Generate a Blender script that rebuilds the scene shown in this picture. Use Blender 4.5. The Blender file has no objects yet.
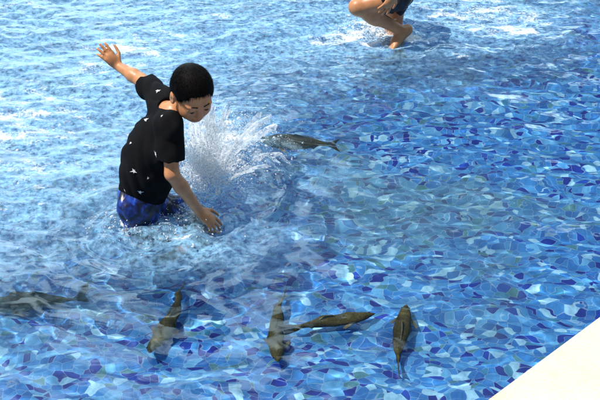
import bpy, math, random
import numpy as np
from mathutils import Vector, Matrix
from mathutils.bvhtree import BVHTree

S = bpy.context.scene
rng = np.random.default_rng(11)
random.seed(5)
R = math.radians

# ------------------------------------------------------------------ camera
CAM_H, PITCH, FPX = 2.2, R(32), 1029.0
cam = bpy.data.objects.new('camera', bpy.data.cameras.new('camera'))
S.collection.objects.link(cam)
cam.location = (0, 0, CAM_H)
cam.rotation_euler = (R(90) - PITCH, 0, 0)
cam.data.lens = FPX / 600 * 36
cam.data.clip_start, cam.data.clip_end = .05, 500
S.camera = cam
CAM = np.array([0, 0, CAM_H])
FWD = np.array([0, math.cos(PITCH), -math.sin(PITCH)])
UP = np.array([0, math.sin(PITCH), math.cos(PITCH)])

def ray(px, py):
    d = FWD + np.array([1., 0, 0]) * (px - 300) / FPX + UP * (200 - py) / FPX
    return d / np.linalg.norm(d)
def P(px, py, y):                      # measured point of the photograph at distance y
    d = ray(px, py)
    return CAM + d * (y / d[1])
def G(px, py, z=0.0):                  # ... at height z
    d = ray(px, py)
    return CAM + d * ((z - CAM_H) / d[2])
def under(px, py, z):                  # ... under the flat water, with refraction
    d = ray(px, py); p = G(px, py)
    h = d[:2] / 1.333
    q = np.array([h[0], h[1], -math.sqrt(1 - h @ h)])
    return p + q * (z / q[2])

# ------------------------------------------------------------------ helpers
def put(name, me, mat=None, parent=None, loc=(0, 0, 0)):
    o = bpy.data.objects.new(name, me); S.collection.objects.link(o)
    o.location = loc
    if parent: o.parent = parent
    if mat:
        for m in (mat if isinstance(mat, (list, tuple)) else [mat]): me.materials.append(m)
    return o
def mesh(name, v, f, smooth=True):
    me = bpy.data.meshes.new(name)
    me.from_pydata(np.asarray(v).tolist(), [], np.asarray(f).tolist() if isinstance(f, np.ndarray) else f)
    if smooth: me.shade_smooth()
    return me
def tag(o, label=None, cat=None, group=None, kind=None):
    for k, x in (('label', label), ('category', cat), ('group', group), ('kind', kind)):
        if x: o[k] = x
    return o
def receive(o): o.cycles.is_caustics_receiver = True

def new_mat(name):
    m = bpy.data.materials.new(name); m.use_nodes = True
    return m, m.node_tree, m.node_tree.nodes['Principled BSDF']
def node(nt, t, **kw):
    n = nt.nodes.new(t)
    for k, x in kw.items():
        if k in n.inputs: n.inputs[k].default_value = x
        else: setattr(n, k, x)
    return n
def ramp(nt, stops, interp='LINEAR'):
    n = nt.nodes.new('ShaderNodeValToRGB'); r = n.color_ramp; r.interpolation = interp
    for i, (p, c) in enumerate(stops):
        e = r.elements[i] if i < 2 else r.elements.new(p)
        e.position = p; e.color = (*c, 1)
    return n

# ------------------------------------------------------------------ signed distance modelling
class Sdf:
    def __init__(s, lo, hi, vox):
        s.lo = np.array(lo, float); s.v = vox
        s.n = np.ceil((np.array(hi) - lo) / vox).astype(int) + 1
        s.g = np.full(s.n, .06, np.float32)
    def _box(s, lo, hi, pad):
        a = np.clip(np.floor((lo - pad - s.lo) / s.v).astype(int), 0, s.n)
        b = np.clip(np.ceil((hi + pad - s.lo) / s.v).astype(int) + 1, 0, s.n)
        sl = tuple(slice(i, j) for i, j in zip(a, b))
        ax = [np.arange(i, j) * s.v + o for i, j, o in zip(a, b, s.lo)]
        p = np.stack(np.meshgrid(*ax, indexing='ij'), -1).astype(np.float32)
        return sl, p
    def add(s, prim, k=.01):
        f, lo, hi = prim
        sl, p = s._box(lo, hi, k + 5 * s.v)
        if p.size == 0: return
        d = f(p); g = s.g[sl]
        h = np.maximum(k - np.abs(g - d), 0) / k
        s.g[sl] = np.minimum(g, d) - h * h * k * .25
    def sub(s, prim, k=.006):
        f, lo, hi = prim
        sl, p = s._box(lo, hi, k + 3 * s.v)
        if p.size == 0: return
        d = -f(p); g = s.g[sl]
        h = np.maximum(k - np.abs(g - d), 0) / k
        s.g[sl] = np.maximum(g, d) + h * h * k * .25
    def apply(s, fn):
        ax = [np.arange(n) * s.v + o for n, o in zip(s.n, s.lo)]
        p = np.stack(np.meshgrid(*ax, indexing='ij'), -1).astype(np.float32)
        s.g = fn(s.g, p).astype(np.float32)
    def mesh(s, name):
        g = s.g; n = np.array(g.shape)
        ins = g < 0
        c = np.zeros(n - 1, np.int8)
        for o in np.ndindex(2, 2, 2):
            c += ins[o[0]:n[0] - 1 + o[0], o[1]:n[1] - 1 + o[1], o[2]:n[2] - 1 + o[2]]
        act = np.argwhere((c > 0) & (c < 8))
        idx = np.full(n - 1, -1, np.int64); idx[tuple(act.T)] = np.arange(len(act))
        acc = np.zeros((len(act), 3)); cnt = np.zeros(len(act))
        for axis in range(3):
            u, w = [a for a in range(3) if a != axis]
            for i in (0, 1):
                for j in (0, 1):
                    o = np.zeros(3, int); o[u] = i; o[w] = j
                    e = np.zeros(3, int); e[axis] = 1
                    a = g[tuple((act + o).T)]; b = g[tuple((act + o + e).T)]
                    x = (a < 0) != (b < 0)
                    t = np.where(x, a / np.where(x, a - b, 1), 0)
                    pt = np.tile(o.astype(float), (len(act), 1)); pt[:, axis] += t
                    acc[x] += pt[x]; cnt[x] += 1
        v = (act + acc / cnt[:, None]) * s.v + s.lo
        quads = []
        for axis in range(3):
            u, w = (axis + 1) % 3, (axis + 2) % 3
            sl0 = [slice(None)] * 3; sl1 = [slice(None)] * 3
            sl0[axis] = slice(0, -1); sl1[axis] = slice(1, None)
            a, b = ins[tuple(sl0)], ins[tuple(sl1)]
            for flip in (0, 1):
                e = np.argwhere((a & ~b) if not flip else (~a & b))
                ok = (e[:, u] > 0) & (e[:, w] > 0) & (e[:, u] < n[u] - 1) & (e[:, w] < n[w] - 1)
                e = e[ok]
                q = []
                for du, dw in ((-1, -1), (0, -1), (0, 0), (-1, 0)):
                    ee = e.copy(); ee[:, u] += du; ee[:, w] += dw
                    q.append(idx[tuple(ee.T)])
                q = np.stack(q, 1)
                quads.append(q[:, ::-1] if flip else q)
        q = np.concatenate(quads); q = q[(q >= 0).all(1)]
        return v, q

def cone(a, b, r1, r2):                # round cone: tapered limb segment
    a, b = np.array(a, float), np.array(b, float)
    ba = b - a; l2 = ba @ ba + 1e-9; rr = r1 - r2
    def f(p):
        pa = p - a.astype(np.float32)
        t = np.clip(pa @ ba.astype(np.float32) / l2, 0, 1)
        return np.linalg.norm(pa - t[..., None] * ba.astype(np.float32), axis=-1) - (r1 - rr * t)
    m = max(r1, r2)
    return f, np.minimum(a, b) - m, np.maximum(a, b) + m
def ell(c, r, M=None):                 # ellipsoid, rows of M are its axes
    c = np.array(c, float); r = np.array(r, np.float32)
    M = np.eye(3) if M is None else np.array(M)
    def f(p):
        q = (p - c.astype(np.float32)) @ M.T.astype(np.float32)
        k0 = np.linalg.norm(q / r, axis=-1); k1 = np.linalg.norm(q / (r * r), axis=-1)
        return k0 * (k0 - 1) / np.maximum(k1, 1e-6)
    m = r.max()
    return f, c - m, c + m
def cut(prim, o, n):                   # keep the side of the plane behind n
    f, lo, hi = prim
    o, n = np.array(o, np.float32), np.array(n, np.float32)
    return (lambda p: np.maximum(f(p), (p - o) @ n)), lo, hi
def unit(v): v = np.array(v, float); return v / np.linalg.norm(v)
def lerp(a, b, t): return np.array(a) * (1 - t) + np.array(b) * t

# ------------------------------------------------------------------ materials
def skin_mat(name, base):
    m, nt, b = new_mat(name)
    at = node(nt, 'ShaderNodeAttribute', attribute_name='tint')
    nz = node(nt, 'ShaderNodeTexNoise', Scale=38.0, Detail=4.0)
    tc = node(nt, 'ShaderNodeTexCoord'); nt.links.new(tc.outputs['Object'], nz.inputs['Vector'])
    r = ramp(nt, [(.3, [c * .88 for c in base]), (.7, [min(1, c * 1.1) for c in base])])
    nt.links.new(nz.outputs['Fac'], r.inputs[0])
    mx = node(nt, 'ShaderNodeMix', data_type='RGBA')
    nt.links.new(at.outputs['Fac'], mx.inputs[0]); nt.links.new(r.outputs[0], mx.inputs[6])
    mx.inputs[7].default_value = (base[0] * .8, base[1] * .45, base[2] * .5, 1)
    nt.links.new(mx.outputs[2], b.inputs['Base Color'])
    b.inputs['Roughness'].default_value = .42
    b.inputs['Subsurface Weight'].default_value = .08
    b.inputs['Subsurface Radius'].default_value = (.02, .008, .004)
    b.inputs['Subsurface Scale'].default_value = .3
    nb = node(nt, 'ShaderNodeTexNoise', Scale=260.0, Detail=3.0)
    nt.links.new(tc.outputs['Object'], nb.inputs['Vector'])
    bp = node(nt, 'ShaderNodeBump', Strength=.12, Distance=.002)
    nt.links.new(nb.outputs['Fac'], bp.inputs['Height']); nt.links.new(bp.outputs[0], b.inputs['Normal'])
    return m
def plain(name, col, rough=.6, bump=0, scale=200., var=.2):
    m, nt, b = new_mat(name)
    tc = node(nt, 'ShaderNodeTexCoord')
    nz = node(nt, 'ShaderNodeTexNoise', Scale=scale, Detail=4.0)
    nt.links.new(tc.outputs['Object'], nz.inputs['Vector'])
    r = ramp(nt, [(.3, [c * (1 - var) for c in col]), (.7, [min(1, c * (1 + var)) for c in col])])
    nt.links.new(nz.outputs['Fac'], r.inputs[0]); nt.links.new(r.outputs[0], b.inputs['Base Color'])
    b.inputs['Roughness'].default_value = rough
    if bump:
        bp = node(nt, 'ShaderNodeBump', Strength=bump, Distance=.003)
        nt.links.new(nz.outputs['Fac'], bp.inputs['Height']); nt.links.new(bp.outputs[0], b.inputs['Normal'])
    return m
M_skin = skin_mat('warm_skin', (.55, .24, .10))
M_hair = plain('black_hair', (.0045, .0035, .003), .6, .1, 300)
M_hair.node_tree.nodes['Principled BSDF'].inputs['Specular IOR Level'].default_value = .06
M_shirt = plain('black_cotton', (.0055, .0055, .0065), .9, .25, 420)
M_shirt.node_tree.nodes['Principled BSDF'].inputs['Specular IOR Level'].default_value = .12
M_print = plain('white_print', (.78, .78, .76), .7)
M_white = plain('eye_white', (.30, .25, .21), .35)
M_brow = plain('brow_hair', (.030, .017, .010), .7)
M_iris = plain('dark_iris', (.015, .008, .005), .12)
M_darkshorts = plain('dark_swim_shorts', (.012, .012, .02), .6, .3, 300)

def shorts_mat():
    m, nt, b = new_mat('blue_swim_shorts')
    tc = node(nt, 'ShaderNodeTexCoord')
    nz = node(nt, 'ShaderNodeTexNoise', Scale=22.0, Detail=3.0, Distortion=1.2)
    nt.links.new(tc.outputs['Object'], nz.inputs['Vector'])
    r = ramp(nt, [(.44, (.004, .006, .022)), (.54, (.007, .018, .13)), (.70, (.02, .08, .46))])
    nt.links.new(nz.outputs['Fac'], r.inputs[0]); nt.links.new(r.outputs[0], b.inputs['Base Color'])
    b.inputs['Roughness'].default_value = .35
    return m
M_shorts = shorts_mat()

def tile_mat():
    m, nt, b = new_mat('broken_tile_mosaic')
    geo = node(nt, 'ShaderNodeNewGeometry')
    nz = node(nt, 'ShaderNodeTexNoise', Scale=5.0, Detail=1.0)
    nt.links.new(geo.outputs['Position'], nz.inputs['Vector'])
    dis = node(nt, 'ShaderNodeVectorMath', operation='MULTIPLY_ADD')
    nt.links.new(nz.outputs['Color'], dis.inputs[0]); dis.inputs[1].default_value = (.10, .10, 0)
    nt.links.new(geo.outputs['Position'], dis.inputs[2])
    fl = node(nt, 'ShaderNodeMapping'); nt.links.new(dis.outputs[0], fl.inputs[0])
    fl.inputs['Scale'].default_value = (.72, 1.12, 0)
    fl.inputs['Rotation'].default_value = (0, 0, .12)
    v = node(nt, 'ShaderNodeTexVoronoi', Scale=37.0, Randomness=.95)
    e = node(nt, 'ShaderNodeTexVoronoi', Scale=37.0, Randomness=.95, feature='DISTANCE_TO_EDGE')
    for q in (v, e): nt.links.new(fl.outputs[0], q.inputs['Vector'])
    sep = node(nt, 'ShaderNodeSeparateColor'); nt.links.new(v.outputs['Color'], sep.inputs[0])
    r = ramp(nt, [(0, (.0, .018, .23)), (.105, (.001, .04, .32)), (.14, (.010, .115, .38)),
                  (.28, (.018, .16, .45)), (.44, (.028, .20, .49)), (.60, (.045, .24, .52)),
                  (.74, (.09, .33, .59)), (.85, (.025, .18, .33)), (.89, (.26, .53, .70)), (.965, (.05, .19, .24))], 'CONSTANT')
    nt.links.new(sep.outputs['Red'], r.inputs[0])
    n2 = node(nt, 'ShaderNodeTexNoise', Scale=55.0, Detail=5.0, Roughness=.65)
    nt.links.new(geo.outputs['Position'], n2.inputs['Vector'])
    r2 = ramp(nt, [(.3, (.62, .68, .76)), (.7, (1.2, 1.16, 1.1))])
    nt.links.new(n2.outputs['Fac'], r2.inputs[0])
    mul = node(nt, 'ShaderNodeMix', data_type='RGBA', blend_type='MULTIPLY'); mul.inputs[0].default_value = 1
    nt.links.new(r.outputs[0], mul.inputs[6]); nt.links.new(r2.outputs[0], mul.inputs[7])
    # sparse greenish tint on part of the floor
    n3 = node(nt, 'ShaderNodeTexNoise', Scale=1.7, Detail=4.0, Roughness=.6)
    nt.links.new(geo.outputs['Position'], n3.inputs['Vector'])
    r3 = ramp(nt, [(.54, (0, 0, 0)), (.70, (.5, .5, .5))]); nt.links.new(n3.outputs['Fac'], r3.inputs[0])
    # a broad greenish tint, densest in the middle of the floor
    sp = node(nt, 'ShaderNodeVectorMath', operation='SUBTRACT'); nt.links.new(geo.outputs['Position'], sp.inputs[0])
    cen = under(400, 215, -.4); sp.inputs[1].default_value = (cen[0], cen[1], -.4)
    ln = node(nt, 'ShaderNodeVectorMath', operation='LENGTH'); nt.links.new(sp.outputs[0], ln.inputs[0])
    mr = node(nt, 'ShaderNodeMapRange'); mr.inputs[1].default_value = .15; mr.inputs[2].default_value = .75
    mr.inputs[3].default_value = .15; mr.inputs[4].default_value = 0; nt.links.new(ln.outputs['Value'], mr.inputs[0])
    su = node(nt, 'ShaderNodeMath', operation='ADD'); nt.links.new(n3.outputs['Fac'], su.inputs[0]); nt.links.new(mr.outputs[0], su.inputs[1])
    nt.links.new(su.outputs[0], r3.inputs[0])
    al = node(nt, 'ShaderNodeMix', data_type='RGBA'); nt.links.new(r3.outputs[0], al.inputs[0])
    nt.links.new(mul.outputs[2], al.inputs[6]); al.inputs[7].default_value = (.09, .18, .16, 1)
    g = ramp(nt, [(.008, (.5, .5, .5)), (.030, (0, 0, 0))]); nt.links.new(e.outputs['Distance'], g.inputs[0])
    gm = node(nt, 'ShaderNodeMix', data_type='RGBA'); nt.links.new(g.outputs[0], gm.inputs[0])
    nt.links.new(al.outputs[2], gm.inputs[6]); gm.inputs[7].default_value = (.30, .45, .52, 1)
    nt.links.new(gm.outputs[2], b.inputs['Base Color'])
    b.inputs['Roughness'].default_value = .35
    return m

def stone_mat():
    m, nt, b = new_mat('cream_stone_coping')
    geo = node(nt, 'ShaderNodeNewGeometry')
    a = node(nt, 'ShaderNodeTexNoise', Scale=7.0, Detail=6.0, Roughness=.6)
    c = node(nt, 'ShaderNodeTexNoise', Scale=120.0, Detail=4.0)
    for q in (a, c): nt.links.new(geo.outputs['Position'], q.inputs['Vector'])
    r = ramp(nt, [(.32, (.54, .41, .29)), (.42, (.60, .54, .42)), (.70, (.65, .61, .51))])
    nt.links.new(a.outputs['Fac'], r.inputs[0])
    r2 = ramp(nt, [(.35, (.86, .84, .8)), (.6, (1, 1, 1))]); nt.links.new(c.outputs['Fac'], r2.inputs[0])
    mul = node(nt, 'ShaderNodeMix', data_type='RGBA', blend_type='MULTIPLY'); mul.inputs[0].default_value = 1
    nt.links.new(r.outputs[0], mul.inputs[6]); nt.links.new(r2.outputs[0], mul.inputs[7])
    nt.links.new(mul.outputs[2], b.inputs['Base Color'])
    b.inputs['Roughness'].default_value = .75
    bp = node(nt, 'ShaderNodeBump', Strength=.25, Distance=.003)
    nt.links.new(c.outputs['Fac'], bp.inputs['Height']); nt.links.new(bp.outputs[0], b.inputs['Normal'])
    return m
M_tile, M_stone = tile_mat(), stone_mat()

def water_mat():
    m = bpy.data.materials.new('pool_water'); m.use_nodes = True
    nt = m.node_tree; nt.nodes.clear()
    gl = node(nt, 'ShaderNodeBsdfGlass', IOR=1.333, Roughness=0.0)
    geo = node(nt, 'ShaderNodeNewGeometry')
    fo = node(nt, 'ShaderNodeAttribute', attribute_name='foam')
    ai = node(nt, 'ShaderNodeAttribute', attribute_name='air_and_lift')
    milk = node(nt, 'ShaderNodeBsdfDiffuse'); milk.inputs[0].default_value = (.31, .60, .85, 1)
    # bubbles under the churned surface, plus pale colour lightening its far margin
    na = node(nt, 'ShaderNodeTexNoise', Scale=37.0, Detail=6.0, Roughness=.7)
    nt.links.new(geo.outputs['Position'], na.inputs['Vector'])
    ra = ramp(nt, [(.36, (.1, .1, .1)), (.66, (1, 1, 1))]); nt.links.new(na.outputs['Fac'], ra.inputs[0])
    ma = node(nt, 'ShaderNodeMath', operation='MULTIPLY')
    nt.links.new(ai.outputs['Fac'], ma.inputs[0]); nt.links.new(ra.outputs[0], ma.inputs[1])
    m1 = node(nt, 'ShaderNodeMixShader')
    nt.links.new(ma.outputs[0], m1.inputs[0]); nt.links.new(gl.outputs[0], m1.inputs[1]); nt.links.new(milk.outputs[0], m1.inputs[2])
    # foam
    nf = node(nt, 'ShaderNodeTexNoise', Scale=75.0, Detail=7.0, Roughness=.72)
    nt.links.new(geo.outputs['Position'], nf.inputs['Vector'])
    s1 = node(nt, 'ShaderNodeMath', operation='MULTIPLY_ADD'); nt.links.new(nf.outputs['Fac'], s1.inputs[0])
    s1.inputs[1].default_value = 1.5; s1.inputs[2].default_value = -1.25
    s2 = node(nt, 'ShaderNodeMath', operation='ADD'); nt.links.new(s1.outputs[0], s2.inputs[0]); nt.links.new(fo.outputs['Fac'], s2.inputs[1])
    s3 = node(nt, 'ShaderNodeMath', operation='MULTIPLY', use_clamp=True); nt.links.new(s2.outputs[0], s3.inputs[0]); s3.inputs[1].default_value = 2.0
    white = node(nt, 'ShaderNodeBsdfDiffuse'); white.inputs[0].default_value = (.86, .89, .90, 1)
    m2 = node(nt, 'ShaderNodeMixShader')
    nt.links.new(s3.outputs[0], m2.inputs[0]); nt.links.new(m1.outputs[0], m2.inputs[1]); nt.links.new(white.outputs[0], m2.inputs[2])
    out = node(nt, 'ShaderNodeOutputMaterial'); nt.links.new(m2.outputs[0], out.inputs[0])
    return m
def drop_mat():
    m = bpy.data.materials.new('splash_water'); m.use_nodes = True
    nt = m.node_tree; nt.nodes.clear()
    gl = node(nt, 'ShaderNodeBsdfGlass', IOR=1.333, Roughness=.05)
    d = node(nt, 'ShaderNodeBsdfDiffuse'); d.inputs[0].default_value = (.95, .96, .97, 1)
    t = node(nt, 'ShaderNodeBsdfTranslucent'); t.inputs[0].default_value = (.95, .96, .97, 1)
    m1 = node(nt, 'ShaderNodeMixShader'); m1.inputs[0].default_value = .5
    m2 = node(nt, 'ShaderNodeMixShader'); m2.inputs[0].default_value = .85
    nt.links.new(d.outputs[0], m1.inputs[1]); nt.links.new(t.outputs[0], m1.inputs[2])
    nt.links.new(gl.outputs[0], m2.inputs[1]); nt.links.new(m1.outputs[0], m2.inputs[2])
    out = node(nt, 'ShaderNodeOutputMaterial'); nt.links.new(m2.outputs[0], out.inputs[0])
    return m

# ------------------------------------------------------------------ light and sky
SUN = Vector((-.46, -.08, .88)).normalized()
w = bpy.data.worlds.new('World'); S.world = w; w.use_nodes = True
nt = w.node_tree; bg = nt.nodes['Background']
sky = node(nt, 'ShaderNodeTexSky', sky_type='NISHITA', sun_disc=False)
sky.sun_elevation = math.asin(SUN.z); sky.sun_rotation = math.atan2(SUN.x, SUN.y)
tc = node(nt, 'ShaderNodeTexCoord')
nz = node(nt, 'ShaderNodeTexNoise', Scale=3.4, Detail=7.0, Roughness=.55, Distortion=.3)
of = node(nt, 'ShaderNodeVectorMath', operation='ADD'); nt.links.new(tc.outputs['Generated'], of.inputs[0]); of.inputs[1].default_value = (5.42, 0, 0)
nt.links.new(of.outputs[0], nz.inputs['Vector'])
cr = ramp(nt, [(.52, (0, 0, 0)), (.58, (1, 1, 1))]); nt.links.new(nz.outputs['Fac'], cr.inputs[0])
mx = node(nt, 'ShaderNodeMix', data_type='RGBA')
dt = node(nt, 'ShaderNodeVectorMath', operation='DOT_PRODUCT'); nt.links.new(tc.outputs['Generated'], dt.inputs[0]); dt.inputs[1].default_value = (.05, .80, .60)
bank = node(nt, 'ShaderNodeMapRange'); nt.links.new(dt.outputs['Value'], bank.inputs[0])     # unseen bright cloud bank, shaped to lay pale reflections on the water
bank.inputs[1].default_value = .45; bank.inputs[2].default_value = .8; bank.inputs[3].default_value = 0; bank.inputs[4].default_value = 1
bm = node(nt, 'ShaderNodeMath', operation='MULTIPLY'); nt.links.new(cr.outputs[0], bm.inputs[0]); nt.links.new(bank.outputs[0], bm.inputs[1])
nt.links.new(bm.outputs[0], mx.inputs[0]); nt.links.new(sky.outputs[0], mx.inputs[6]); mx.inputs[7].default_value = (46, 63, 73, 1)
nt.links.new(mx.outputs[2], bg.inputs[0]); bg.inputs[1].default_value = .055
L = bpy.data.lights.new('sun', 'SUN'); L.energy = 4.3; L.angle = R(.5); L.color = (1, .96, .90)
L.cycles.is_caustics_light = True
lo = bpy.data.objects.new('sun', L); S.collection.objects.link(lo)
lo.rotation_euler = SUN.to_track_quat('Z', 'Y').to_euler(); lo.location = (-4, 2, 9)
S.view_settings.view_transform = 'Standard'; S.view_settings.look = 'None'
S.view_settings.exposure = .33; S.view_settings.gamma = 1
S.cycles.use_denoising = True
S.cycles.max_bounces = 12; S.cycles.transmission_bounces = 8; S.cycles.diffuse_bounces = 6
S.cycles.sample_clamp_indirect = 6

# ------------------------------------------------------------------ pool shell
DEPTH = .40
PX, PY0, PY1 = 12.0, -1.2, 16.0
def sheet(name, x0, x1, y0, y1, z, mat, label=None):
    me = mesh(name, [(x0, y0, z), (x1, y0, z), (x1, y1, z), (x0, y1, z)], [(0, 1, 2, 3)], False)
    return tag(put(name, me, mat), kind='structure')
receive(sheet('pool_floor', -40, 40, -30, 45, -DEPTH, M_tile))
A, B = G(485, 400, .10), G(600, 315, .10)
kd = unit(B - A); kn = np.array([kd[1], -kd[0], 0])          # kn points from the water to the deck
def prism(name, prof, a, b, n, mat):                          # extrude a profile (offset, height) from a to b
    v = []
    for e in (a, b):
        for o, z in prof: v.append((e[0] + n[0] * o, e[1] + n[1] * o, z))
    k = len(prof)
    f = [(i, (i + 1) % k, k + (i + 1) % k, k + i) for i in range(k)] + [tuple(range(k))[::-1], tuple(range(k, 2 * k))]
    o = tag(put(name, mesh(name, v, f, False), mat), kind='structure')
    return o
rnd = [(.014 - .014 * math.cos(t), .086 + .014 * math.sin(t)) for t in np.linspace(0, math.pi / 2, 7)]
a0, b0 = A - kd * 9, B + kd * 14
prism('pool_coping', [(0, .04)] + rnd + [(.42, .10), (.42, .04)], a0, b0, kn, M_stone)
prism('pool_wall', [(.03, -DEPTH), (.03, .04), (.42, .04), (.42, -DEPTH)], a0, b0, kn, M_tile)
prism('pool_deck', [(.424, -.45), (.424, .098), (30, .098), (30, -.45)], a0, b0, kn, plain('pale_paving', (.55, .52, .46), .8, .2, 30))

# ------------------------------------------------------------------ water
def axis(d0, d1, step, e0, e1):
    a = list(np.arange(d0, d1, step)); s = step
    while a[-1] < e1: s *= 1.12; a.append(a[-1] + s)
    s = step
    while a[0] > e0: s *= 1.12; a.insert(0, a[0] - s)
    return np.array(a)
STEP = .007
xs, ys = axis(-2.25, 2.25, STEP, -14, 14), axis(2.0, 6.5, STEP, -3, 18)
X, Y = np.meshgrid(xs, ys)
FE, FN = 5.12, 768
k = np.fft.fftfreq(FN, FE / FN) * 2 * np.pi
KX, KY = np.meshgrid(k, k); K = np.hypot(KX, KY) + 1e-6
def field(lmin, lmax, p, ang=None, spread=1.0, r=rng):
    a = K ** (-p) * np.exp(-(K * lmin / 2 / np.pi) ** 2) * np.exp(-(2 * np.pi / lmax / K) ** 2)
    if ang is not None:
        th = np.arctan2(KY, KX) - ang
        a = a * (np.abs(np.cos(th)) ** spread + .12)
    f = np.fft.ifft2(a * np.exp(2j * np.pi * r.random((FN, FN)))).real
    gx = np.gradient(f, FE / FN, axis=1); gy = np.gradient(f, FE / FN, axis=0)
    return f / np.sqrt((gx ** 2 + gy ** 2).mean())
def samp(f, x, y):
    u = (x / FE * FN) % FN; v = (y / FE * FN) % FN
    i, j = np.floor(u).astype(int), np.floor(v).astype(int); a, b = u - i, v - j
    i2, j2 = (i + 1) % FN, (j + 1) % FN; i %= FN; j %= FN
    return (f[j, i] * (1 - a) + f[j, i2] * a) * (1 - b) + (f[j2, i] * (1 - a) + f[j2, i2] * a) * b
def norm01(f): return (f - f.mean()) / f.std()
calm = field(.09, .42, 2.2, R(82), 1.5) * .048 + field(.045, .15, 1.5, R(80), 1.2) * .022
chop = field(.045, .30, 1.9, R(82), 1.3) * .215
chop2 = field(.10, .8, 2.4, R(80), 1.2) * .10
n_foam = norm01(field(.03, .35, 1.6, R(85), 1.0)); n_big = norm01(field(.25, 1.6, 2.6))
# where the water is churned: the track the boy ran, a curved edge on the floor of the pool
edge = [(-400, 330), (0, 272), (100, 252), (170, 236), (215, 222), (245, 175), (255, 120), (285, 88), (380, 76), (450, 62), (520, 40), (600, 5), (900, -80)]
ep = np.array([G(*e)[:2] for e in edge])
def depth_of(x, y):
    d = (y * FWD[1] + (0 - CAM_H) * FWD[2]); return d
d_ = depth_of(X, Y)
fade = np.clip((11 - np.hypot(X, Y - 4)) / 5, 0, 1)
# signed distance to the edge polyline (positive = churned side, away from camera / left)
def edge_dist(x, y):
    best = np.full(x.shape, 1e9); sg = np.zeros(x.shape)
    for (ax, ay), (bx, by) in zip(ep[:-1], ep[1:]):
        ux, uy = bx - ax, by - ay; l2 = ux * ux + uy * uy
        t = np.clip(((x - ax) * ux + (y - ay) * uy) / l2, 0, 1)
        dd = np.hypot(x - ax - t * ux, y - ay - t * uy)
        s = np.sign(ux * (y - ay) - uy * (x - ax))
        m = dd < best - 1e-9
        best = np.where(m, dd, best); sg = np.where(m, s, sg)
    return best * sg
ED = edge_dist(X, Y) + .10 * samp(n_big, X, Y)
smooth = lambda a, b, v: (lambda t: t * t * (3 - 2 * t))(np.clip((v - a) / (b - a), 0, 1))
AG = smooth(-.35, .45, ED + .12 * samp(n_foam, X, Y) * .5)
AG = np.maximum(AG, .95 * np.exp(-(((X - G(175, 236)[0]) / .42) ** 2 + ((Y - G(175, 236)[1]) / .24) ** 2) ** 1.4))
AG = np.maximum(AG, .42 * smooth(-.9, .2, ED) * smooth(-.3, -1.1, X) * smooth(2.0, 2.6, Y))
def blob(c, rx, ry): return np.exp(-((X - c[0]) / rx) ** 2 - ((Y - c[1]) / ry) ** 2)
boyc = G(152, 228)
f1 = G(30, 300); AGF = AG * (1 - .75 * blob(f1, .28, .22)); AG = AG * (1 - .5 * blob(f1, .28, .22))
ff = G(318, 141); AGF = AGF * (1 - .92 * blob(ff, .22, .26)); AG = AG * (1 - .92 * blob(ff, .22, .28))
foot2 = G(388, 40)
H = calm * 0
cal, cho = samp(calm, X, Y), samp(chop, X, Y) + samp(chop2, X, Y)
cho = cho + 1.2 * np.abs(cho) * np.sign(cho) * 0
H = cal * (1 - .6 * AG) * (1 - .5 * blob(ff, .2, .25)) + cho * AG ** 1.4 * (.55 + .45 * smooth(-.8, 1.2, samp(n_big, X + 1.3, Y + .7)))
# wave front where churned meets calm water
H += .005 * np.exp(-((ED + .06) / .07) ** 2) * smooth(3.6, 4.6, Y)
# splash mound and rings round the legs
mnd = G(217, 150)
rd = np.hypot(X - boyc[0], (Y - boyc[1]))
H += .012 * np.sin(rd * 42) * np.exp(-(rd / .35) ** 2) * smooth(0, .12, rd)
BL = blob(mnd, .15, .30)
H += BL * (.02 + .10 * np.clip(samp(chop, X * 1.7 + .3, Y * 1.7) / .03, -1, 1.5) * .45)
rd2 = np.hypot(X - G(205, 190)[0], (Y - G(205, 190)[1]) * .9)
ringm = smooth(-.15, .1, X - G(205, 190)[0])
H += .008 * np.exp(-((rd2 - .33) / .03) ** 2) * ringm
rf = np.hypot(X - foot2[0], Y - foot2[1])
H += .010 * np.sin(rf * 48) * np.exp(-(rf / .3) ** 2)
BF = blob(G(372, 30), .16, .2)
H += BF * .05 * np.clip(samp(chop, X * 1.5, Y * 1.5) / .03, -.5, 1.5)
H *= fade
FO = AG * (.27 + .13 * samp(n_foam, X, Y) + .12 * samp(n_big, X, Y)) + BL * (.55 + .24 * samp(n_foam, X, Y)) + BF * (.35 + .2 * samp(n_foam, X, Y))
FO += blob(boyc, .3, .2) * (.12 + .12 * samp(n_foam, X, Y)) + .12 * np.exp(-((rd2 - .33) / .05) ** 2) * ringm
FO += .33 * np.exp(-((ED + .03) / .05) ** 2) * smooth(.2, 1.4, samp(n_foam, X + 2, Y)) * smooth(3.6, 4.6, Y)
AGF = np.maximum(AGF ** .95, .55 * smooth(-.75, .25, ED) * smooth(3.9, 4.5, Y) * (1 - .92 * blob(ff, .22, .26)))  # far margin painted paler to make up for light missing on the floor
AI = np.clip(AGF * (.66 + .14 * np.clip(samp(n_foam, X + 1, Y + 2), -2, 2)) + BL * .5 + BF * .5, 0, .8)
nx, ny = len(xs), len(ys)
i = np.arange(nx * ny).reshape(ny, nx)
q = np.stack([i[:-1, :-1], i[:-1, 1:], i[1:, 1:], i[1:, :-1]], -1).reshape(-1, 4)
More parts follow.
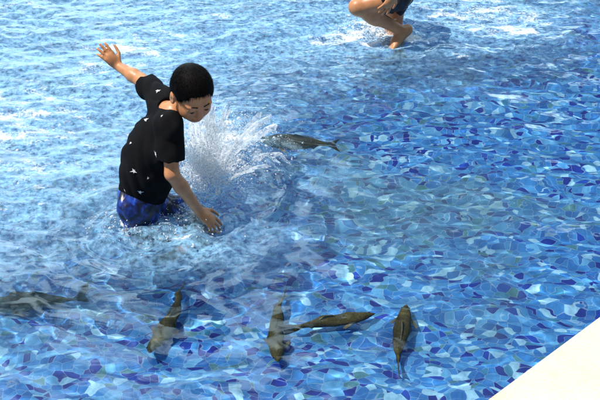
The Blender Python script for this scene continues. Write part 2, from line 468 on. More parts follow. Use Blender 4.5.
# the sheet stops at the pool wall under the coping
cx, cy = X.ravel(), Y.ravel()
off = (cx - A[0]) * kn[0] + (cy - A[1]) * kn[1]
q = q[(off[q] < .25).any(1)]
me = mesh('water', np.stack([cx, cy, H.ravel()], -1), q)
for nm, arr in (('foam', FO), ('air_and_lift', AI)):
    at = me.attributes.new(nm, 'FLOAT', 'POINT'); at.data.foreach_set('value', np.clip(arr, 0, 1.2).ravel().astype(np.float32))
water = tag(put('water', me, water_mat()), kind='structure')
water.cycles.is_caustics_caster = True

# ------------------------------------------------------------------ people
def hand(s, wrist, d, n, side, L, curl, spread, r=.0062, k=.004):
    """palm and five fingers: d = pointing direction, n = back of the hand, side = +1/-1 thumb side"""
    d = unit(d); n = unit(np.array(n) - d * np.dot(n, d)); t = np.cross(n, d) * side     # t points to the thumb
    pl = L * .50; w = L * .40
    M = np.array([d, t, n])
    c = np.array(wrist) + d * pl * .55
    s.add(ell(c, (pl * .62, w * .52, L * .135), M), .012)
    lens = (.40, .46, .43, .33); offs = (.36, .12, -.12, -.34)
    for i in range(4):
        b = np.array(wrist) + d * pl * (.96 - .10 * abs(i - 1.2) / 2) + t * w * offs[i] * 1.15
        ang = spread * (1.3 - i) ; c_ = curl[i]
        dd = d * math.cos(ang) + t * math.sin(ang)
        p = b; segs = (.45, .31, .24); a = 0
        s.add(cone(b - dd * L * .16, b, r * 1.15, r * 1.15), k)
        for j, sg in enumerate(segs):
            a += c_ * (.7, 1.0, .7)[j]
            v = dd * math.cos(a) - n * math.sin(a)
            e = p + v * L * lens[i] * sg
            s.add(cone(p, e, r * (1.1 - .1 * j), r * (1.0 - .1 * j)), k if j == 0 else .002)
            p = e
    b = np.array(wrist) + d * pl * .28 + t * w * .42
    v1 = unit(d * .62 + t * .72 - n * .25); v2 = unit(d * .9 + t * .35 - n * .3)
    m = b + v1 * L * .22; s.add(cone(b - v1 * L * .06, m, r * 1.6, r * 1.2), .008)
    m2 = m + v2 * L * .17; s.add(cone(m, m2, r * 1.15, r * 1.0), .003)
    s.add(cone(m2, m2 + unit(v2 - t * .15) * L * .13, r, r * .85), .002)

def foot(s, ankle, toe, up, r=.02):
    ankle, toe = np.array(ankle), np.array(toe)
    d = unit(toe - ankle); up = unit(np.array(up) - d * np.dot(up, d)); sd = np.cross(up, d)
    heel = ankle - d * .025 - up * .02
    s.add(ell(heel, (.03, .026, .026), np.array([d, sd, up])), .02)
    s.add(cone(ankle, lerp(ankle, toe, .6), .027, .022), .02)
    s.add(cone(heel, lerp(heel, toe - up * .01, .75), .024, .022), .02)
    b = lerp(ankle, toe, .8) - up * .008
    s.add(ell(b, (.04, .034, .014), np.array([d, sd, up])), .015)
    for i in range(5):
        o = (i - 2) * .0145
        s.add(cone(b + d * .022 + sd * o, b + d * (.052 - .006 * abs(i - .5)) + sd * o * 1.05 - up * .004, .0085 if i else .011, .0075 if i else .0095), .003)

def child(J, F, head_c, hf, hup, label, cat, shirt, shorts_m, hands, name='person', hem_t=.80, scale=1.0, vox=.004, base=None, prints=()):
    pts = np.array([J[k] for k in J])
    lo, hi = pts.min(0) - .16, pts.max(0) + .16
    lo = np.minimum(lo, np.array(head_c) - .17); hi = np.maximum(hi, np.array(head_c) + .17)
    base = np.array(base)
    s = Sdf(lo, hi, vox)
    hl, hr, sl, sr = (J[k] for k in ('hipL', 'hipR', 'shL', 'shR'))
    pel, sh = (hl + hr) / 2, (sl + sr) / 2
    axis_ = unit(sh - pel); rt = unit(sr - sl); fw = unit(np.cross(axis_, rt)); fw = fw if fw @ F > 0 else -fw
    rt = unit(np.cross(fw, axis_)); T = np.array([fw, rt, axis_])
    chest = lerp(pel, sh, .72); belly = lerp(pel, sh, .33)
    # body
    s.add(ell(chest, (.078, .105, .12), T), .03)
    s.add(ell(belly, (.080, .092, .13), T), .04)
    s.add(ell(pel, (.078, .098, .08), T), .04)
    s.add(cone(lerp(sl, sr, .1), lerp(sl, sr, .9), .036, .036), .03)
    nk = sh + axis_ * .015
    s.add(cone(nk - axis_ * .03, head_c - hup * .045 - hf * .01, .038, .034), .025)
    for a, b, c in (('shL', 'elL', 'wrL'), ('shR', 'elR', 'wrR')):
        s.add(cone(J[a], J[b], .034, .0265), .02)
        s.add(cone(J[b], lerp(J[b], J[c], .35), .0265, .027), .012)
        s.add(cone(lerp(J[b], J[c], .3), J[c], .027, .018), .012)
    for a, b, c, t in (('hipL', 'knL', 'anL', 'toL'), ('hipR', 'knR', 'anR', 'toR')):
        s.add(cone(J[a], J[b], .063, .043), .035)
        s.add(cone(J[b], lerp(J[b], J[c], .3), .042, .042), .02)
        s.add(cone(lerp(J[b], J[c], .3), J[c], .043, .025), .02)
        kneeward = unit(J[b] - (J[a] + J[c]) / 2 + 1e-6)
        s.add(ell(J[b] + kneeward * .008, (.036, .036, .036)), .02)
        calfb = lerp(J[b], J[c], .33) - kneeward * .014
        s.add(ell(calfb, (.036, .036, .05), None), .03)
        foot(s, J[c], J[t], unit(J[b] - J[c]))
    for h in hands: hand(s, *h)
    # head
    hs = np.cross(hup, hf); HM = np.array([hf, hs, hup])
    W = lambda x, y, z: np.array(head_c) + hf * x * scale + hs * y * scale + hup * z * scale
    E = lambda x, y, z, r, k=.012: s.add(ell(W(x, y, z), [q * scale for q in r], HM), k)
    E(-.006, 0, .022, (.089, .074, .083))
    E(.028, 0, -.040, (.056, .056, .060), .03)
    E(.055, 0, -.074, (.026, .026, .022), .025)
    for y in (-1, 1):
        E(.047, y * .036, -.038, (.030, .024, .030), .02)
        E(.066, y * .030, .014, (.020, .024, .010), .012)
        s.sub(ell(W(.094, y * .031, -.008), (.018, .017, .010), HM), .012)
        E(.070, y * .031, -.008, (.0125, .0155, .0115), .004)
        E(.074, y * .031, -.001, (.0115, .017, .0075), .003)           # lowered lid
        E(-.004, y * .078, -.010, (.019, .009, .029), .006)
        s.sub(ell(W(.002, y * .088, -.008), (.009, .006, .016), HM), .005)
        E(-.006, y * .075, .006, (.017, .011, .014), .006)
        E(.088, y * .010, -.036, (.009, .0075, .0065), .006)
    s.add(cone(W(.080, 0, .006), W(.095, 0, -.030), .008, .0105), .012)
    s.add(cone(W(.084, -.014, -.056), W(.084, .014, -.056), .0052, .0052), .006)
    s.add(cone(W(.081, -.011, -.0655), W(.081, .011, -.0655), .0058, .0058), .006)
    s.sub(cone(W(.091, -.018, -.0605), W(.091, .018, -.0605), .0022, .0022), .003)
    v, f = s.mesh('body')
    me = mesh('body', v - base, f)
    tint = np.zeros(len(v))
    for p, r in ((W(.086, 0, -.061), .02),):
        dd = (v - p) @ HM.T; tint = np.maximum(tint, np.clip(1.3 - np.sqrt((dd[:, 1] / .02) ** 2 + (dd[:, 2] / .009) ** 2 + (dd[:, 0] / .02) ** 2), 0, 1))
    at = me.attributes.new('tint', 'FLOAT', 'POINT'); at.data.foreach_set('value', tint.astype(np.float32))
    body = tag(put(name, me, M_skin, loc=base), label, cat)
    receive(body)
    # eyes and brows
    for y in (-1, 1):
        e = Sdf(W(.07, y * .031, -.01) - .025, W(.07, y * .031, -.01) + .025, .0015)
        e.add(ell(W(.0728, y * .031, -.0150), (.0115, .0118, .0052), HM), .001)
        ev, ef = e.mesh('eye')
        em = mesh('eye', ev - base, ef); eo = put('eye', em, [M_white, M_iris], body)
        for p_ in em.polygons:
            c_ = np.array(p_.center) + base - W(.083, y * .030, -.017)
            if np.linalg.norm(c_) < .0085: p_.material_index = 1
        e = Sdf(W(.08, y * .031, .02) - .035, W(.08, y * .031, .02) + .035, .0015)
        e.add(cone(W(.086, y * .015, .0170), W(.081, y * .034, .0205), .0030, .0028), .003)
        e.add(cone(W(.081, y * .034, .0205), W(.067, y * .052, .0145), .0028, .0015), .003)
        ev, ef = e.mesh('eyebrow'); put('eyebrow', mesh('eyebrow', ev - base, ef), M_brow, body)
    # hair
    h = Sdf(np.array(head_c) - .15, np.array(head_c) + .15, .003)
    h.add(ell(W(-.010, 0, .028), [q * scale for q in (.095, .081, .087)], HM), .004)
    h.add(ell(W(-.040, 0, -.012), [q * scale for q in (.060, .070, .065)], HM), .02)
    hn = unit(hf * .70 - hup * .714)
    fh = W(.079, 0, .064)
    def hcut(g, p):
        d = (p - fh) @ hn
        lat = np.abs((p - np.array(head_c)) @ hs)
        d = d + .014 * np.sin(lat * 60) * .5
        nz_ = .0022 * (np.sin(p[..., 0] * 410 + 3 * np.sin(p[..., 1] * 180)) * np.sin(p[..., 1] * 370 + 2 * np.sin(p[..., 2] * 210)) + np.sin(p[..., 2] * 450))
        return np.maximum(g, d + nz_ * 1.0)
    h.apply(hcut)
    for y in (-1, 1): h.sub(ell(W(.004, y * .082, -.012), (.024, .022, .033), HM), .004)
    hv, hf_ = h.mesh('hair')
    ctr = W(-.01, 0, .02)
    sv, sf = [hv], hf_.tolist(); nb = len(hv)
    st_v, st_f = [], []
    pick = rng.choice(len(hv), 9000)
    for pi in pick:
        p0 = hv[pi]; nrm = unit(p0 - ctr)
        if (p0 - fh) @ hn > -.002 and rng.random() < .3: continue
        crown = W(-.05, 0, .10)
        flow = p0 - crown; flow -= nrm * (flow @ nrm); flow = unit(flow + 1e-5)
        dirv = unit(flow * .9 + nrm * (.02 + .07 * rng.random()) + rng.normal(0, .06, 3))
        ln = .010 + .007 * rng.random(); wd = .0007
        sx = unit(np.cross(dirv, nrm + 1e-4)) * wd; sy = unit(np.cross(dirv, sx)) * wd
        k0 = nb + len(st_v)
        st_v += [p0 - sx - nrm * .002, p0 + sx - nrm * .002, p0 + sy - nrm * .002, p0 + dirv * ln]
        st_f += [[k0, k0 + 1, k0 + 3], [k0 + 1, k0 + 2, k0 + 3], [k0 + 2, k0, k0 + 3]]
    put('hair', mesh('hair', np.vstack([hv, np.array(st_v)]) - base, sf + st_f), M_hair, body)
    # shirt
    hemc = lerp(pel, sh, .08)
    wr = lambda p, a=.7: a * (.0045 * (.6 - np.abs(np.sin(p @ (axis_ * 33 + fw * 16) + 1.6 * np.sin(p @ (rt * 26)) + .8 * np.sin(p @ (fw * 41))))) * 1.6 + .003 * np.sin(p @ (axis_ * 38 - rt * 50) + 1.7 * np.sin(p @ (fw * 45))) + .0018 * np.sin(p @ (fw * 130 + axis_ * 90)))
    t = Sdf(lo, hi, vox)
    t.add(ell(chest, (.078, .105, .135), T), .03)
    t.add(cut(ell(lerp(belly, chest, .12), (.104, .110, .21), T), hemc, -axis_), .05)
    t.add(ell(lerp(pel, sh, .50) - fw * .036, (.078, .100, .16), T), .03)
    t.add(cone(lerp(sl, sr, .04), lerp(sl, sr, .96), .046, .046), .03)
    for a, b in (('shL', 'elL'), ('shR', 'elR')):
        d = unit(J[b] - J[a]); q_ = lerp(J[a], J[b], .72)
        t.add(cut(cone(J[a], J[b], .045, .053), q_, d), .05)
    t.apply(lambda g, p: g + wr(p))
    t.apply(lambda g, p: np.maximum(g, np.where(np.linalg.norm((p - hemc) @ T[:2].T, axis=-1) < .2, (hemc - p) @ axis_ - .006 * np.sin(p @ (rt * 40 + fw * 33)), -1)))
    for a, b in (('shL', 'elL'), ('shR', 'elR')):
        t.sub(cone(lerp(J[a], J[b], .5), lerp(J[a], J[b], 1.1), .036, .050), .003)
    t.sub(ell(hemc - axis_ * .02, (.100, .110, .06), T), .004)
    t.sub(cone(sh + axis_ * .022, sh + axis_ * .12 + hf * .03,   .037, .050), .004)
    tv, tf = t.mesh('t_shirt')
    bvh = BVHTree.FromPolygons([Vector(x) for x in tv], tf.tolist())
    pv, pf = [], []
    def star(hit_, n_, size, rot):
        n_ = unit(n_); a_ = unit(np.cross(n_, (0.3, .2, .93))); b_ = np.cross(n_, a_)
        k0 = len(tv) + len(pv); ring = []
        lens = [1.35, .34, .7, .40, 1.05, .30, .6, .40, .95, .34]
        pts_ = [np.array(hit_)]
        for rr in (.5, 1.0):
            for i_ in range(10):
                th = rot + i_ * math.pi / 5
                rad = size * lens[i_] * rr
                pts_.append(np.array(hit_) + a_ * math.cos(th) * rad + b_ * math.sin(th) * rad)
        for p_ in pts_:
            c_, nn, _, _ = bvh.find_nearest(Vector(p_))
            pv.append(np.array(c_) + n_ * .0022)
        for i_ in range(10):
            j_ = (i_ + 1) % 10
            pf.append([k0, k0 + 1 + i_, k0 + 1 + j_]); pf.append([k0 + 1 + i_, k0 + 11 + i_, k0 + 11 + j_, k0 + 1 + j_])
    if prints:
        for (px, py, sz) in prints:
            hh = bvh.ray_cast(Vector(CAM), Vector(ray(px, py)))
            if hh[0] is not None: star(hh[0], hh[1], sz, rng.random() * 6)
        for _ in range(26):                        # the rest of the print, round the far side
            th = rng.uniform(0, 2 * math.pi); d = np.array([math.cos(th), abs(math.sin(th)), rng.uniform(-.2, .3)])
            o_ = lerp(pel, sh, rng.uniform(.3, .95)) + d * .5
            hh = bvh.ray_cast(Vector(o_), Vector(-d))
            if hh[0] is not None: star(hh[0], hh[1], .013, rng.random() * 6)
    allv = np.vstack([tv, np.array(pv)]) if pv else tv
    sm = mesh('t_shirt', allv - base, tf.tolist() + pf)
    so = put('t_shirt', sm, [shirt, M_print], body)
    for p_ in sm.polygons[len(tf):]: p_.material_index = 1
    # shorts
    t = Sdf(lo, hi, vox)
    top = lerp(pel, sh, .26)
    t.add(cut(ell(pel + axis_ * .02, (.086, .102, .11), T), top, axis_), .02)
    for a, b in (('hipL', 'knL'), ('hipR', 'knR')):
        d = unit(J[b] - J[a]); q_ = lerp(J[a], J[b], hem_t)
        t.add(cut(cone(J[a], J[b], .069, .075), q_, d), .035)
    t.apply(lambda g, p: g + wr(p, .9))
    for a, b in (('hipL', 'knL'), ('hipR', 'knR')):
        t.sub(cone(lerp(J[a], J[b], hem_t - .18), lerp(J[a], J[b], hem_t + .35), .062, .072), .003)
    tv, tf = t.mesh('shorts')
    receive(put('shorts', mesh('shorts', tv - base, tf), shorts_m, body))
    return body

V = lambda *a: np.array(a, float)
Y0 = 3.42
J = dict(
    shR=P(169, 127, Y0 - .09), elR=P(172, 174, Y0 - .15), wrR=P(199, 211, Y0 - .10),
    shL=P(163, 101, Y0 + .09), elL=P(141, 80, Y0 + .25), wrL=P(118, 66, Y0 + .33),
    hipR=P(135, 205, Y0 - .055), hipL=P(144, 200, Y0 + .06))
J['knR'] = J['hipR'] + V(.07, .07, -.26); J['anR'] = V(J['knR'][0] - .07, J['knR'][1] + .13, -DEPTH + .045); J['toR'] = J['anR'] + V(.12, -.02, -.03)
J['knL'] = J['hipL'] + V(.20, .02, -.13); J['anL'] = V(J['knL'][0] - .03, J['knL'][1] + .10, -DEPTH + .045); J['toL'] = J['anL'] + V(.12, .0, -.03)
hc = P(192, 93, Y0 - .03)
yaw, pit = R(-62), R(27)
hf = V(math.cos(yaw) * math.cos(pit), math.sin(yaw) * math.cos(pit), -math.sin(pit))
hup = V(math.cos(yaw) * math.sin(pit), math.sin(yaw) * math.sin(pit), math.cos(pit))
hands = [
    (J['wrR'], P(221, 229, Y0 - .12) - J['wrR'], V(.45, -.45, .75), 1, .132, (.30, .34, .42, .55), .12),
    (J['wrL'], P(102, 49, Y0 + .33) - J['wrL'], V(.35, -.75, .30), -1, .118, (.14, .12, .18, .28), .11)]
child(J, V(.9, .4, 0), hc, hf, hup, 'boy in black star-print T-shirt and blue shorts bending over the water, one arm flung back', 'boy',
      M_shirt, M_shorts, hands, base=V(boyc[0], boyc[1], -DEPTH), scale=.94,
      prints=[(146, 120, .012), (156, 154, .013), (134, 171, .013), (140, 192, .011), (117, 172, .011), (158, 91, .012), (162, 116, .006), (131, 143, .007), (148, 178, .006), (125, 190, .007)])

Y2 = 5.12
J = dict(
    hipR=V(0, 0, 0), knR=P(358, 7, Y2 - .02), anR=P(402, 31, Y2 + .02), toR=P(389, 49, Y2 - .05),
    hipL=V(0, 0, 0))
hipR = P(400, -4, Y2 - .01); J['hipR'] = hipR; J['hipL'] = hipR + V(-.01, .13, .01)
J['knL'] = V(J['hipL'][0] + .0, J['hipL'][1] + .03, -.03); J['anL'] = V(P(399, 29, 5.3)[0], J['hipL'][1] + .05, -DEPTH + .045); J['toL'] = J['anL'] + V(-.12, 0, -.03)
J['shR'] = hipR + V(-.14, -.05, .34); J['shL'] = hipR + V(-.10, .17, .35)
J['wrR'] = P(394, -5, Y2 - .13); J['elR'] = (J['shR'] + J['wrR']) / 2 + V(.12, -.03, .02)
J['elL'] = J['shL'] + V(-.10, .05, -.17); J['wrL'] = J['elL'] + V(-.15, -.05, .03)
hc = (J['shR'] + J['shL']) / 2 + V(-.10, 0, .17)
yaw, pit = R(185), R(25)
hf = V(math.cos(yaw) * math.cos(pit), math.sin(yaw) * math.cos(pit), -math.sin(pit))
hup = V(math.cos(yaw) * math.sin(pit), math.sin(yaw) * math.sin(pit), math.cos(pit))
hands = [
    (J['wrR'], P(379, 19, Y2 - .13) - J['wrR'], V(.5, -.7, .3), 1, .135, (.12, .1, .15, .2), .16),
    (J['wrL'], V(-1, -.1, -.1), V(0, .2, 1), -1, .125, (.3, .3, .35, .4), .08)]
child(J, V(-1, 0, 0), hc, hf, hup, 'child in dark shorts wading at the top edge, one bare leg kicked up behind', 'child',
      plain('dark_tee', (.02, .02, .03), .8), M_darkshorts, hands, base=V(J['anL'][0], J['anL'][1], -DEPTH), hem_t=.45)

# ------------------------------------------------------------------ fish
def fish_mat():
    m, nt, b = new_mat('olive_fish_scales')
    tc = node(nt, 'ShaderNodeTexCoord')
    v = node(nt, 'ShaderNodeTexVoronoi', Scale=140.0); nt.links.new(tc.outputs['Object'], v.inputs['Vector'])
    nz = node(nt, 'ShaderNodeTexNoise', Scale=14.0, Detail=4.0); nt.links.new(tc.outputs['Object'], nz.inputs['Vector'])
    r = ramp(nt, [(.32, (.035, .032, .010)), (.5, (.08, .07, .022)), (.7, (.13, .11, .038))]); nt.links.new(nz.outputs['Fac'], r.inputs[0])
    r2 = ramp(nt, [(.0, (1.15, 1.15, 1.1)), (.6, (.6, .6, .6))]); nt.links.new(v.outputs['Distance'], r2.inputs[0])
    mu = node(nt, 'ShaderNodeMix', data_type='RGBA', blend_type='MULTIPLY'); mu.inputs[0].default_value = 1
    nt.links.new(r.outputs[0], mu.inputs[6]); nt.links.new(r2.outputs[0], mu.inputs[7])
    # pale belly
    sp = node(nt, 'ShaderNodeSeparateXYZ'); nt.links.new(tc.outputs['Object'], sp.inputs[0])
    r3 = ramp(nt, [(.0, (1, 1, 1)), (1, (0, 0, 0))])
    mr = node(nt, 'ShaderNodeMapRange'); mr.inputs[1].default_value = -.03; mr.inputs[2].default_value = -.008
    nt.links.new(sp.outputs['Z'], mr.inputs[0]); nt.links.new(mr.outputs[0], r3.inputs[0])
    mb = node(nt, 'ShaderNodeMix', data_type='RGBA'); nt.links.new(r3.outputs[0], mb.inputs[0])
    nt.links.new(mu.outputs[2], mb.inputs[6]); mb.inputs[7].default_value = (.30, .27, .17, 1)
    nt.links.new(mb.outputs[2], b.inputs['Base Color']); b.inputs['Roughness'].default_value = .75; b.inputs['Specular IOR Level'].default_value = .2
    return m
M_fish = fish_mat(); M_fin = plain('olive_fin', (.075, .066, .025), .5, .2, 90)
M_eye = plain('fish_eye', (.01, .01, .008), .1)

def fish(head, tail, z, bend, girth, label):
    h, t = under(*head, z), under(*tail, z)
    L_ = np.linalg.norm(t - h) / 1.0
    c = (h + t) / 2; ang = math.atan2(h[1] - t[1], h[0] - t[0])
    bx = lambda s: (.5 - s) * L_                           # s 0 nose .. 1 tail tip
    by = lambda s: bend * L_ * (math.sin((s - .15) * 4.6)) * (.2 + .8 * s) * .5
    W_ = lambda s: girth * (np.interp(s, [0, .03, .1, .22, .38, .6, .78, .86, .9], [.02, .28, .62, .92, 1, .72, .34, .2, .16]))
    ss = np.concatenate([[0, .008, .02, .04, .07], np.linspace(.11, .88, 24)]); NR = 20
    v, f = [], []
    for s_ in ss:
        w_, hh = W_(s_) * .5, W_(s_) * .56 + .002 * (s_ > .1)
        for a in range(NR):
            th = 2 * math.pi * a / NR
            v.append((bx(s_), by(s_) + w_ * math.cos(th), hh * math.sin(th) + .04 * girth * (1 - s_)))
    for i_ in range(len(ss) - 1):
        for a in range(NR):
            b_ = (a + 1) % NR
            f.append((i_ * NR + a, i_ * NR + b_, (i_ + 1) * NR + b_, (i_ + 1) * NR + a))
    f += [tuple(range(NR))[::-1], tuple(range((len(ss) - 1) * NR, len(ss) * NR))]
    root = put('fish', mesh('fish', v, f), M_fish, loc=(c[0], c[1], z))
    root.rotation_euler.z = ang
    tag(root, label, 'fish', 'olive fish swimming over the mosaic floor'); receive(root)
    def fin(nm, outline, th=.0016):                       # thin solid fin from a closed outline of 3-D points
        o_ = np.array(outline); n_ = unit(np.cross(o_[1] - o_[0], o_[-1] - o_[0])) * th
        k_ = len(o_); vv = np.vstack([o_ + n_, o_ - n_])
        ff = [tuple(range(k_)), tuple(range(k_, 2 * k_))[::-1]] + [(i, k_ + i, k_ + (i + 1) % k_, (i + 1) % k_) for i in range(k_)]
        receive(put(nm, mesh(nm, vv, ff, False), M_fin, root))
    e = .86
    dirt = math.atan2(by(1) - by(e), bx(1) - bx(e)); ux, uy = math.cos(dirt), math.sin(dirt)
    tp = lambda d, zz: (bx(e) + ux * d, by(e) + uy * d, zz)
    g = girth
    lt = L_ * .15
    fin('tail_fin', [tp(0, g * .10), tp(lt * .5, g * .38), tp(lt * 1.1, g * .74), tp(lt * .85, g * .3), tp(lt * .72, 0),
                     tp(lt * .85, -g * .3), tp(lt * 1.05, -g * .68), tp(lt * .5, -g * .34), tp(0, -g * .10)])
    top = lambda s_: W_(s_) * .54
    fin('dorsal_fin', [(bx(.42), by(.42), top(.42)), (bx(.46), by(.46), top(.46) + g * .42), (bx(.55), by(.55), top(.55) + g * .25), (bx(.64), by(.64), top(.64) - .001)])
    fin('anal_fin', [(bx(.64), by(.64), -top(.64)), (bx(.70), by(.70), -top(.7) - g * .3), (bx(.75), by(.75), -top(.75))])
    for sd_ in (-1, 1):
        y0_ = by(.24) + sd_ * W_(.24) * .46
        fin('pectoral_fin', [(bx(.24), y0_, -g * .12), (bx(.29), y0_ + sd_ * g * .2, -g * .18), (bx(.36), y0_ + sd_ * g * .36, -g * .24), (bx(.385), y0_ + sd_ * g * .27, -g * .24), (bx(.33), y0_ + sd_ * g * .05, -g * .16)])
        y1_ = by(.07) + sd_ * W_(.07) * .47
        s_ = Sdf(V(bx(.07), y1_, g * .1) - .012, V(bx(.07), y1_, g * .1) + .012, .0015); s_.add(ell((bx(.07), y1_, g * .1), (.006, .004, .006)), .001)
        ev, ef = s_.mesh('eye'); put('eye', mesh('eye', ev, ef), M_eye, root)
    print('fish', round(L_, 3))
fish((-14, 306), (88, 293), -.34, .05, .095, 'broad olive fish at the left edge, broken up by ripples, nose out of frame')
fish((152, 354), (185, 284), -.34, .05, .066, 'dark fish pointing down toward the viewer below the boy, leftmost of the four lower fish')
fish((275, 366), (283, 292), -.34, -.06, .068, 'dark fish pointing down beside the tail of the long sideways fish')
fish((374, 315), (284, 330), -.34, .05, .052, 'long slim fish lying sideways, nose right, between two upright ones')
fish((406, 302), (398, 370), -.34, .06, .062, 'dark fish heading away nearest the cream pool edge')
fish((258, 141), (338, 145), -.20, -.04, .10, 'farthest fish, heading left into the splash right of the boy')

# ------------------------------------------------------------------ splash
def ico(sub):
    import bmesh
    b = bmesh.new(); bmesh.ops.create_icosphere(b, subdivisions=sub, radius=1)
    v = np.array([x.co[:] for x in b.verts]); b.verts.index_update(); f = np.array([[x.index for x in p.verts] for p in b.faces]); b.free()
    return v, f
ICO = {1: ico(1), 2: ico(2)}
def drops(name, pos, rad, vel, mat, label):
    vs, fs, n0 = [], [], 0
    for sub, sel in ((1, rad < .003), (2, rad >= .003)):
        iv, jf = ICO[sub]; p, r, u = pos[sel], rad[sel], vel[sel]
        if len(p) == 0: continue
        u = u / (np.linalg.norm(u, axis=1)[:, None] + 1e-6)
        st = rng.uniform(0, 1.3, len(p))
        w_ = iv[None] * r[:, None, None]
        w_ = w_ + u[:, None, :] * ((w_ @ u[:, :, None]) * st[:, None, None])
        w_ = w_ * (1 + .25 * rng.normal(0, 1, (len(p), len(iv), 1)) * (sub == 2) * .4)
        vs.append((w_ + p[:, None]).reshape(-1, 3))
        fs.append((jf[None] + (np.arange(len(p)) * len(iv))[:, None, None] + n0).reshape(-1, 3)); n0 += len(p) * len(iv)
    o = put(name, mesh(name, np.vstack(vs), np.vstack(fs)), mat)
    return tag(o, label, 'splash', kind='stuff')
M_drop = drop_mat()
def burst(n, c, cs, dirs, sp, tmin, tmax, rmean):
    p0 = np.array(c) + rng.normal(0, 1, (n, 3)) * cs
    # quantise launch directions so the drops hang together in threads and clumps
    nd = max(8, n // 60)
    base_ = np.array(dirs(nd)); idx = rng.integers(0, nd, n)
    v = base_[idx] * rng.uniform(sp[0], sp[1], n)[:, None] + rng.normal(0, .05, (n, 3))
    t = rng.uniform(tmin, tmax, n)[:, None]
    p = p0 + v * t - np.array([0, 0, 4.9]) * t * t
    vel = v - np.array([0, 0, 9.8]) * t
    r = np.exp(rng.normal(math.log(rmean), .5, n))
    ok = p[:, 2] > .0
    return p[ok], np.clip(r, .0007, .007)[ok], vel[ok]
def dirs_boy(n):
    az = rng.uniform(R(15), R(135), n); el = rng.uniform(R(42), R(80), n)
    return np.stack([np.cos(az) * np.cos(el), np.sin(az) * np.cos(el), np.sin(el)], -1)
b1 = burst(9000, G(200, 190) + V(0, 0, .0), V(.06, .10, .01), dirs_boy, (.7, 2.3), .04, .30, .00115)
b2 = burst(4000, G(207, 166), V(.08, .18, .02), dirs_boy, (.4, 1.7), .02, .22, .0013)
b3 = burst(700, G(150, 226), V(.12, .05, .01), lambda n: np.stack([rng.normal(0, .6, n), rng.normal(-.2, .5, n), np.ones(n)], -1), (.3, .9), .02, .15, .0014)
cat3 = lambda *b: [np.concatenate([q_[i] for q_ in b]) for i in range(3)]
# torn curtains of water the leg has thrown up
def curtain(c, r0, az0, az1, el, sp, tmax, seed, hole):
    g = np.random.default_rng(seed); NA, NT = 260, 90
    def n1(f, n=5):
        a = np.linspace(0, 1, NA); return sum(g.normal() / (q + 1) * np.sin(2 * np.pi * (a * f * (q + 1) + g.random())) for q in range(n))
    az = np.linspace(R(az0), R(az1), NA); e_ = R(el) + .10 * n1(2.2); s_ = sp * (1 + .14 * n1(3.1, 7))
    t = np.linspace(.012, tmax, NT)[:, None]
    dx, dy, dz = np.cos(az) * np.cos(e_), np.sin(az) * np.cos(e_), np.sin(e_)
    x = c[0] + np.cos(az) * r0 + dx * s_ * t; y = c[1] + np.sin(az) * r0 + dy * s_ * t
    z = -.01 + dz * s_ * t - 4.9 * t * t
    u = np.broadcast_to(az[None] * 1.0, x.shape); wv = np.broadcast_to(t * 6, x.shape)
    nz_ = np.zeros(x.shape)
    for q in range(26):
        f = 2 ** g.uniform(1.2, 5.2); th = g.normal(0, .5)
        nz_ += np.sin(f * (u * math.cos(th) + wv * math.sin(th)) * 1.6 + g.random() * 6.28) / f ** .35
    nz_ /= nz_.std()
    x = x + .006 * nz_ * np.cos(az); y = y + .006 * nz_ * np.sin(az)
    keep = (nz_ - hole + .9 - 2.1 * (t / tmax) ** 1.5) > 0
    i_ = np.arange(NA * NT).reshape(NT, NA)
    kq = keep[:-1, :-1] & keep[1:, 1:] & (z[:-1, :-1] > -.012)
    q_ = np.stack([i_[:-1, :-1], i_[:-1, 1:], i_[1:, 1:], i_[1:, :-1]], -1)[kq]
    return np.stack([x, y, z], -1).reshape(-1, 3), q_
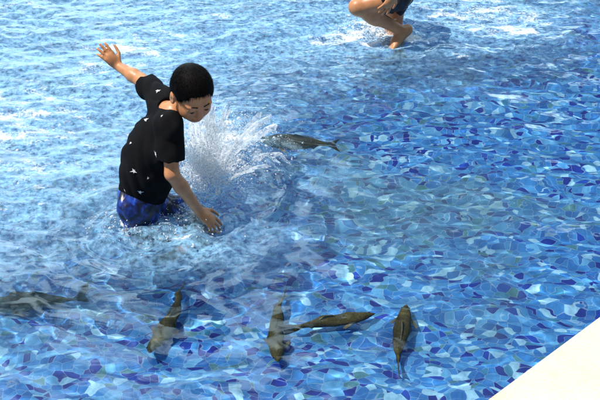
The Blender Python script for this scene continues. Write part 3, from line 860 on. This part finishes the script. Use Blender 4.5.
def film_mat():
    m = bpy.data.materials.new('water_film'); m.use_nodes = True
    nt = m.node_tree; nt.nodes.clear()
    geo = node(nt, 'ShaderNodeNewGeometry'); nz = node(nt, 'ShaderNodeTexNoise', Scale=42.0, Detail=6.0, Roughness=.7, Distortion=.6)
    nt.links.new(geo.outputs['Position'], nz.inputs['Vector'])
    rr = ramp(nt, [(.40, (.10, .10, .10)), (.62, (.9, .9, .9))]); nt.links.new(nz.outputs['Fac'], rr.inputs[0])
    tr = node(nt, 'ShaderNodeBsdfTransparent'); gs = node(nt, 'ShaderNodeBsdfGlossy', Roughness=.06)
    fr = node(nt, 'ShaderNodeFresnel', IOR=1.33)
    m0 = node(nt, 'ShaderNodeMixShader'); nt.links.new(fr.outputs[0], m0.inputs[0]); nt.links.new(tr.outputs[0], m0.inputs[1]); nt.links.new(gs.outputs[0], m0.inputs[2])
    d = node(nt, 'ShaderNodeBsdfDiffuse'); d.inputs[0].default_value = (.93, .95, .96, 1)
    tl = node(nt, 'ShaderNodeBsdfTranslucent'); tl.inputs[0].default_value = (.93, .95, .96, 1)
    m1 = node(nt, 'ShaderNodeMixShader'); m1.inputs[0].default_value = .5; nt.links.new(d.outputs[0], m1.inputs[1]); nt.links.new(tl.outputs[0], m1.inputs[2])
    m2 = node(nt, 'ShaderNodeMixShader'); nt.links.new(rr.outputs[0], m2.inputs[0]); nt.links.new(m0.outputs[0], m2.inputs[1]); nt.links.new(m1.outputs[0], m2.inputs[2])
    out = node(nt, 'ShaderNodeOutputMaterial'); nt.links.new(m2.outputs[0], out.inputs[0])
    return m
M_film = film_mat()
def add_film(o, parts):
    me = o.data; vs = np.array([v.co[:] for v in me.vertices]); fs = [tuple(p.vertices) for p in me.polygons]; n0 = len(fs)
    n = len(vs); vv = [vs]
    for a, b in parts:
        vv.append(a); fs += [tuple(int(x) + n for x in q_) for q_ in b]; n += len(a)
    m2 = mesh(o.name, np.vstack(vv), fs)
    m2.materials.append(me.materials[0]); m2.materials.append(M_film)
    for p in m2.polygons[n0:]: p.material_index = 1
    o.data = m2
b4 = burst(9000, G(202, 188), V(.05, .09, .01), dirs_boy, (.7, 2.5), .05, .30, .0007)
p_, r_, v_ = cat3(b1, b2, b3, b4)
sp1 = drops('splash', p_, r_, v_, M_drop, 'white spray thrown up in front of the bending boy')
cs = G(204, 183)
add_film(sp1, [curtain(cs, .03, 10, 150, 66, 2.45, .23, 1, .3), curtain(cs + V(.02, .06, 0), .04, 0, 150, 58, 2.2, .22, 2, .4),
               curtain(cs + V(.03, .02, 0), .06, -30, 130, 50, 1.75, .20, 3, .5), curtain(cs, .02, 20, 140, 72, 2.55, .24, 4, .45)])
def dirs_p2(n):
    az = rng.uniform(R(60), R(200), n); el = rng.uniform(R(25), R(70), n)
    return np.stack([np.cos(az) * np.cos(el), np.sin(az) * np.cos(el), np.sin(el)], -1)
c1 = burst(2200, G(384, 36), V(.06, .06, .01), dirs_p2, (.5, 1.7), .03, .24, .0016)
drops('splash', *c1, M_drop, 'white spray behind the kicked-up leg of the wading child')
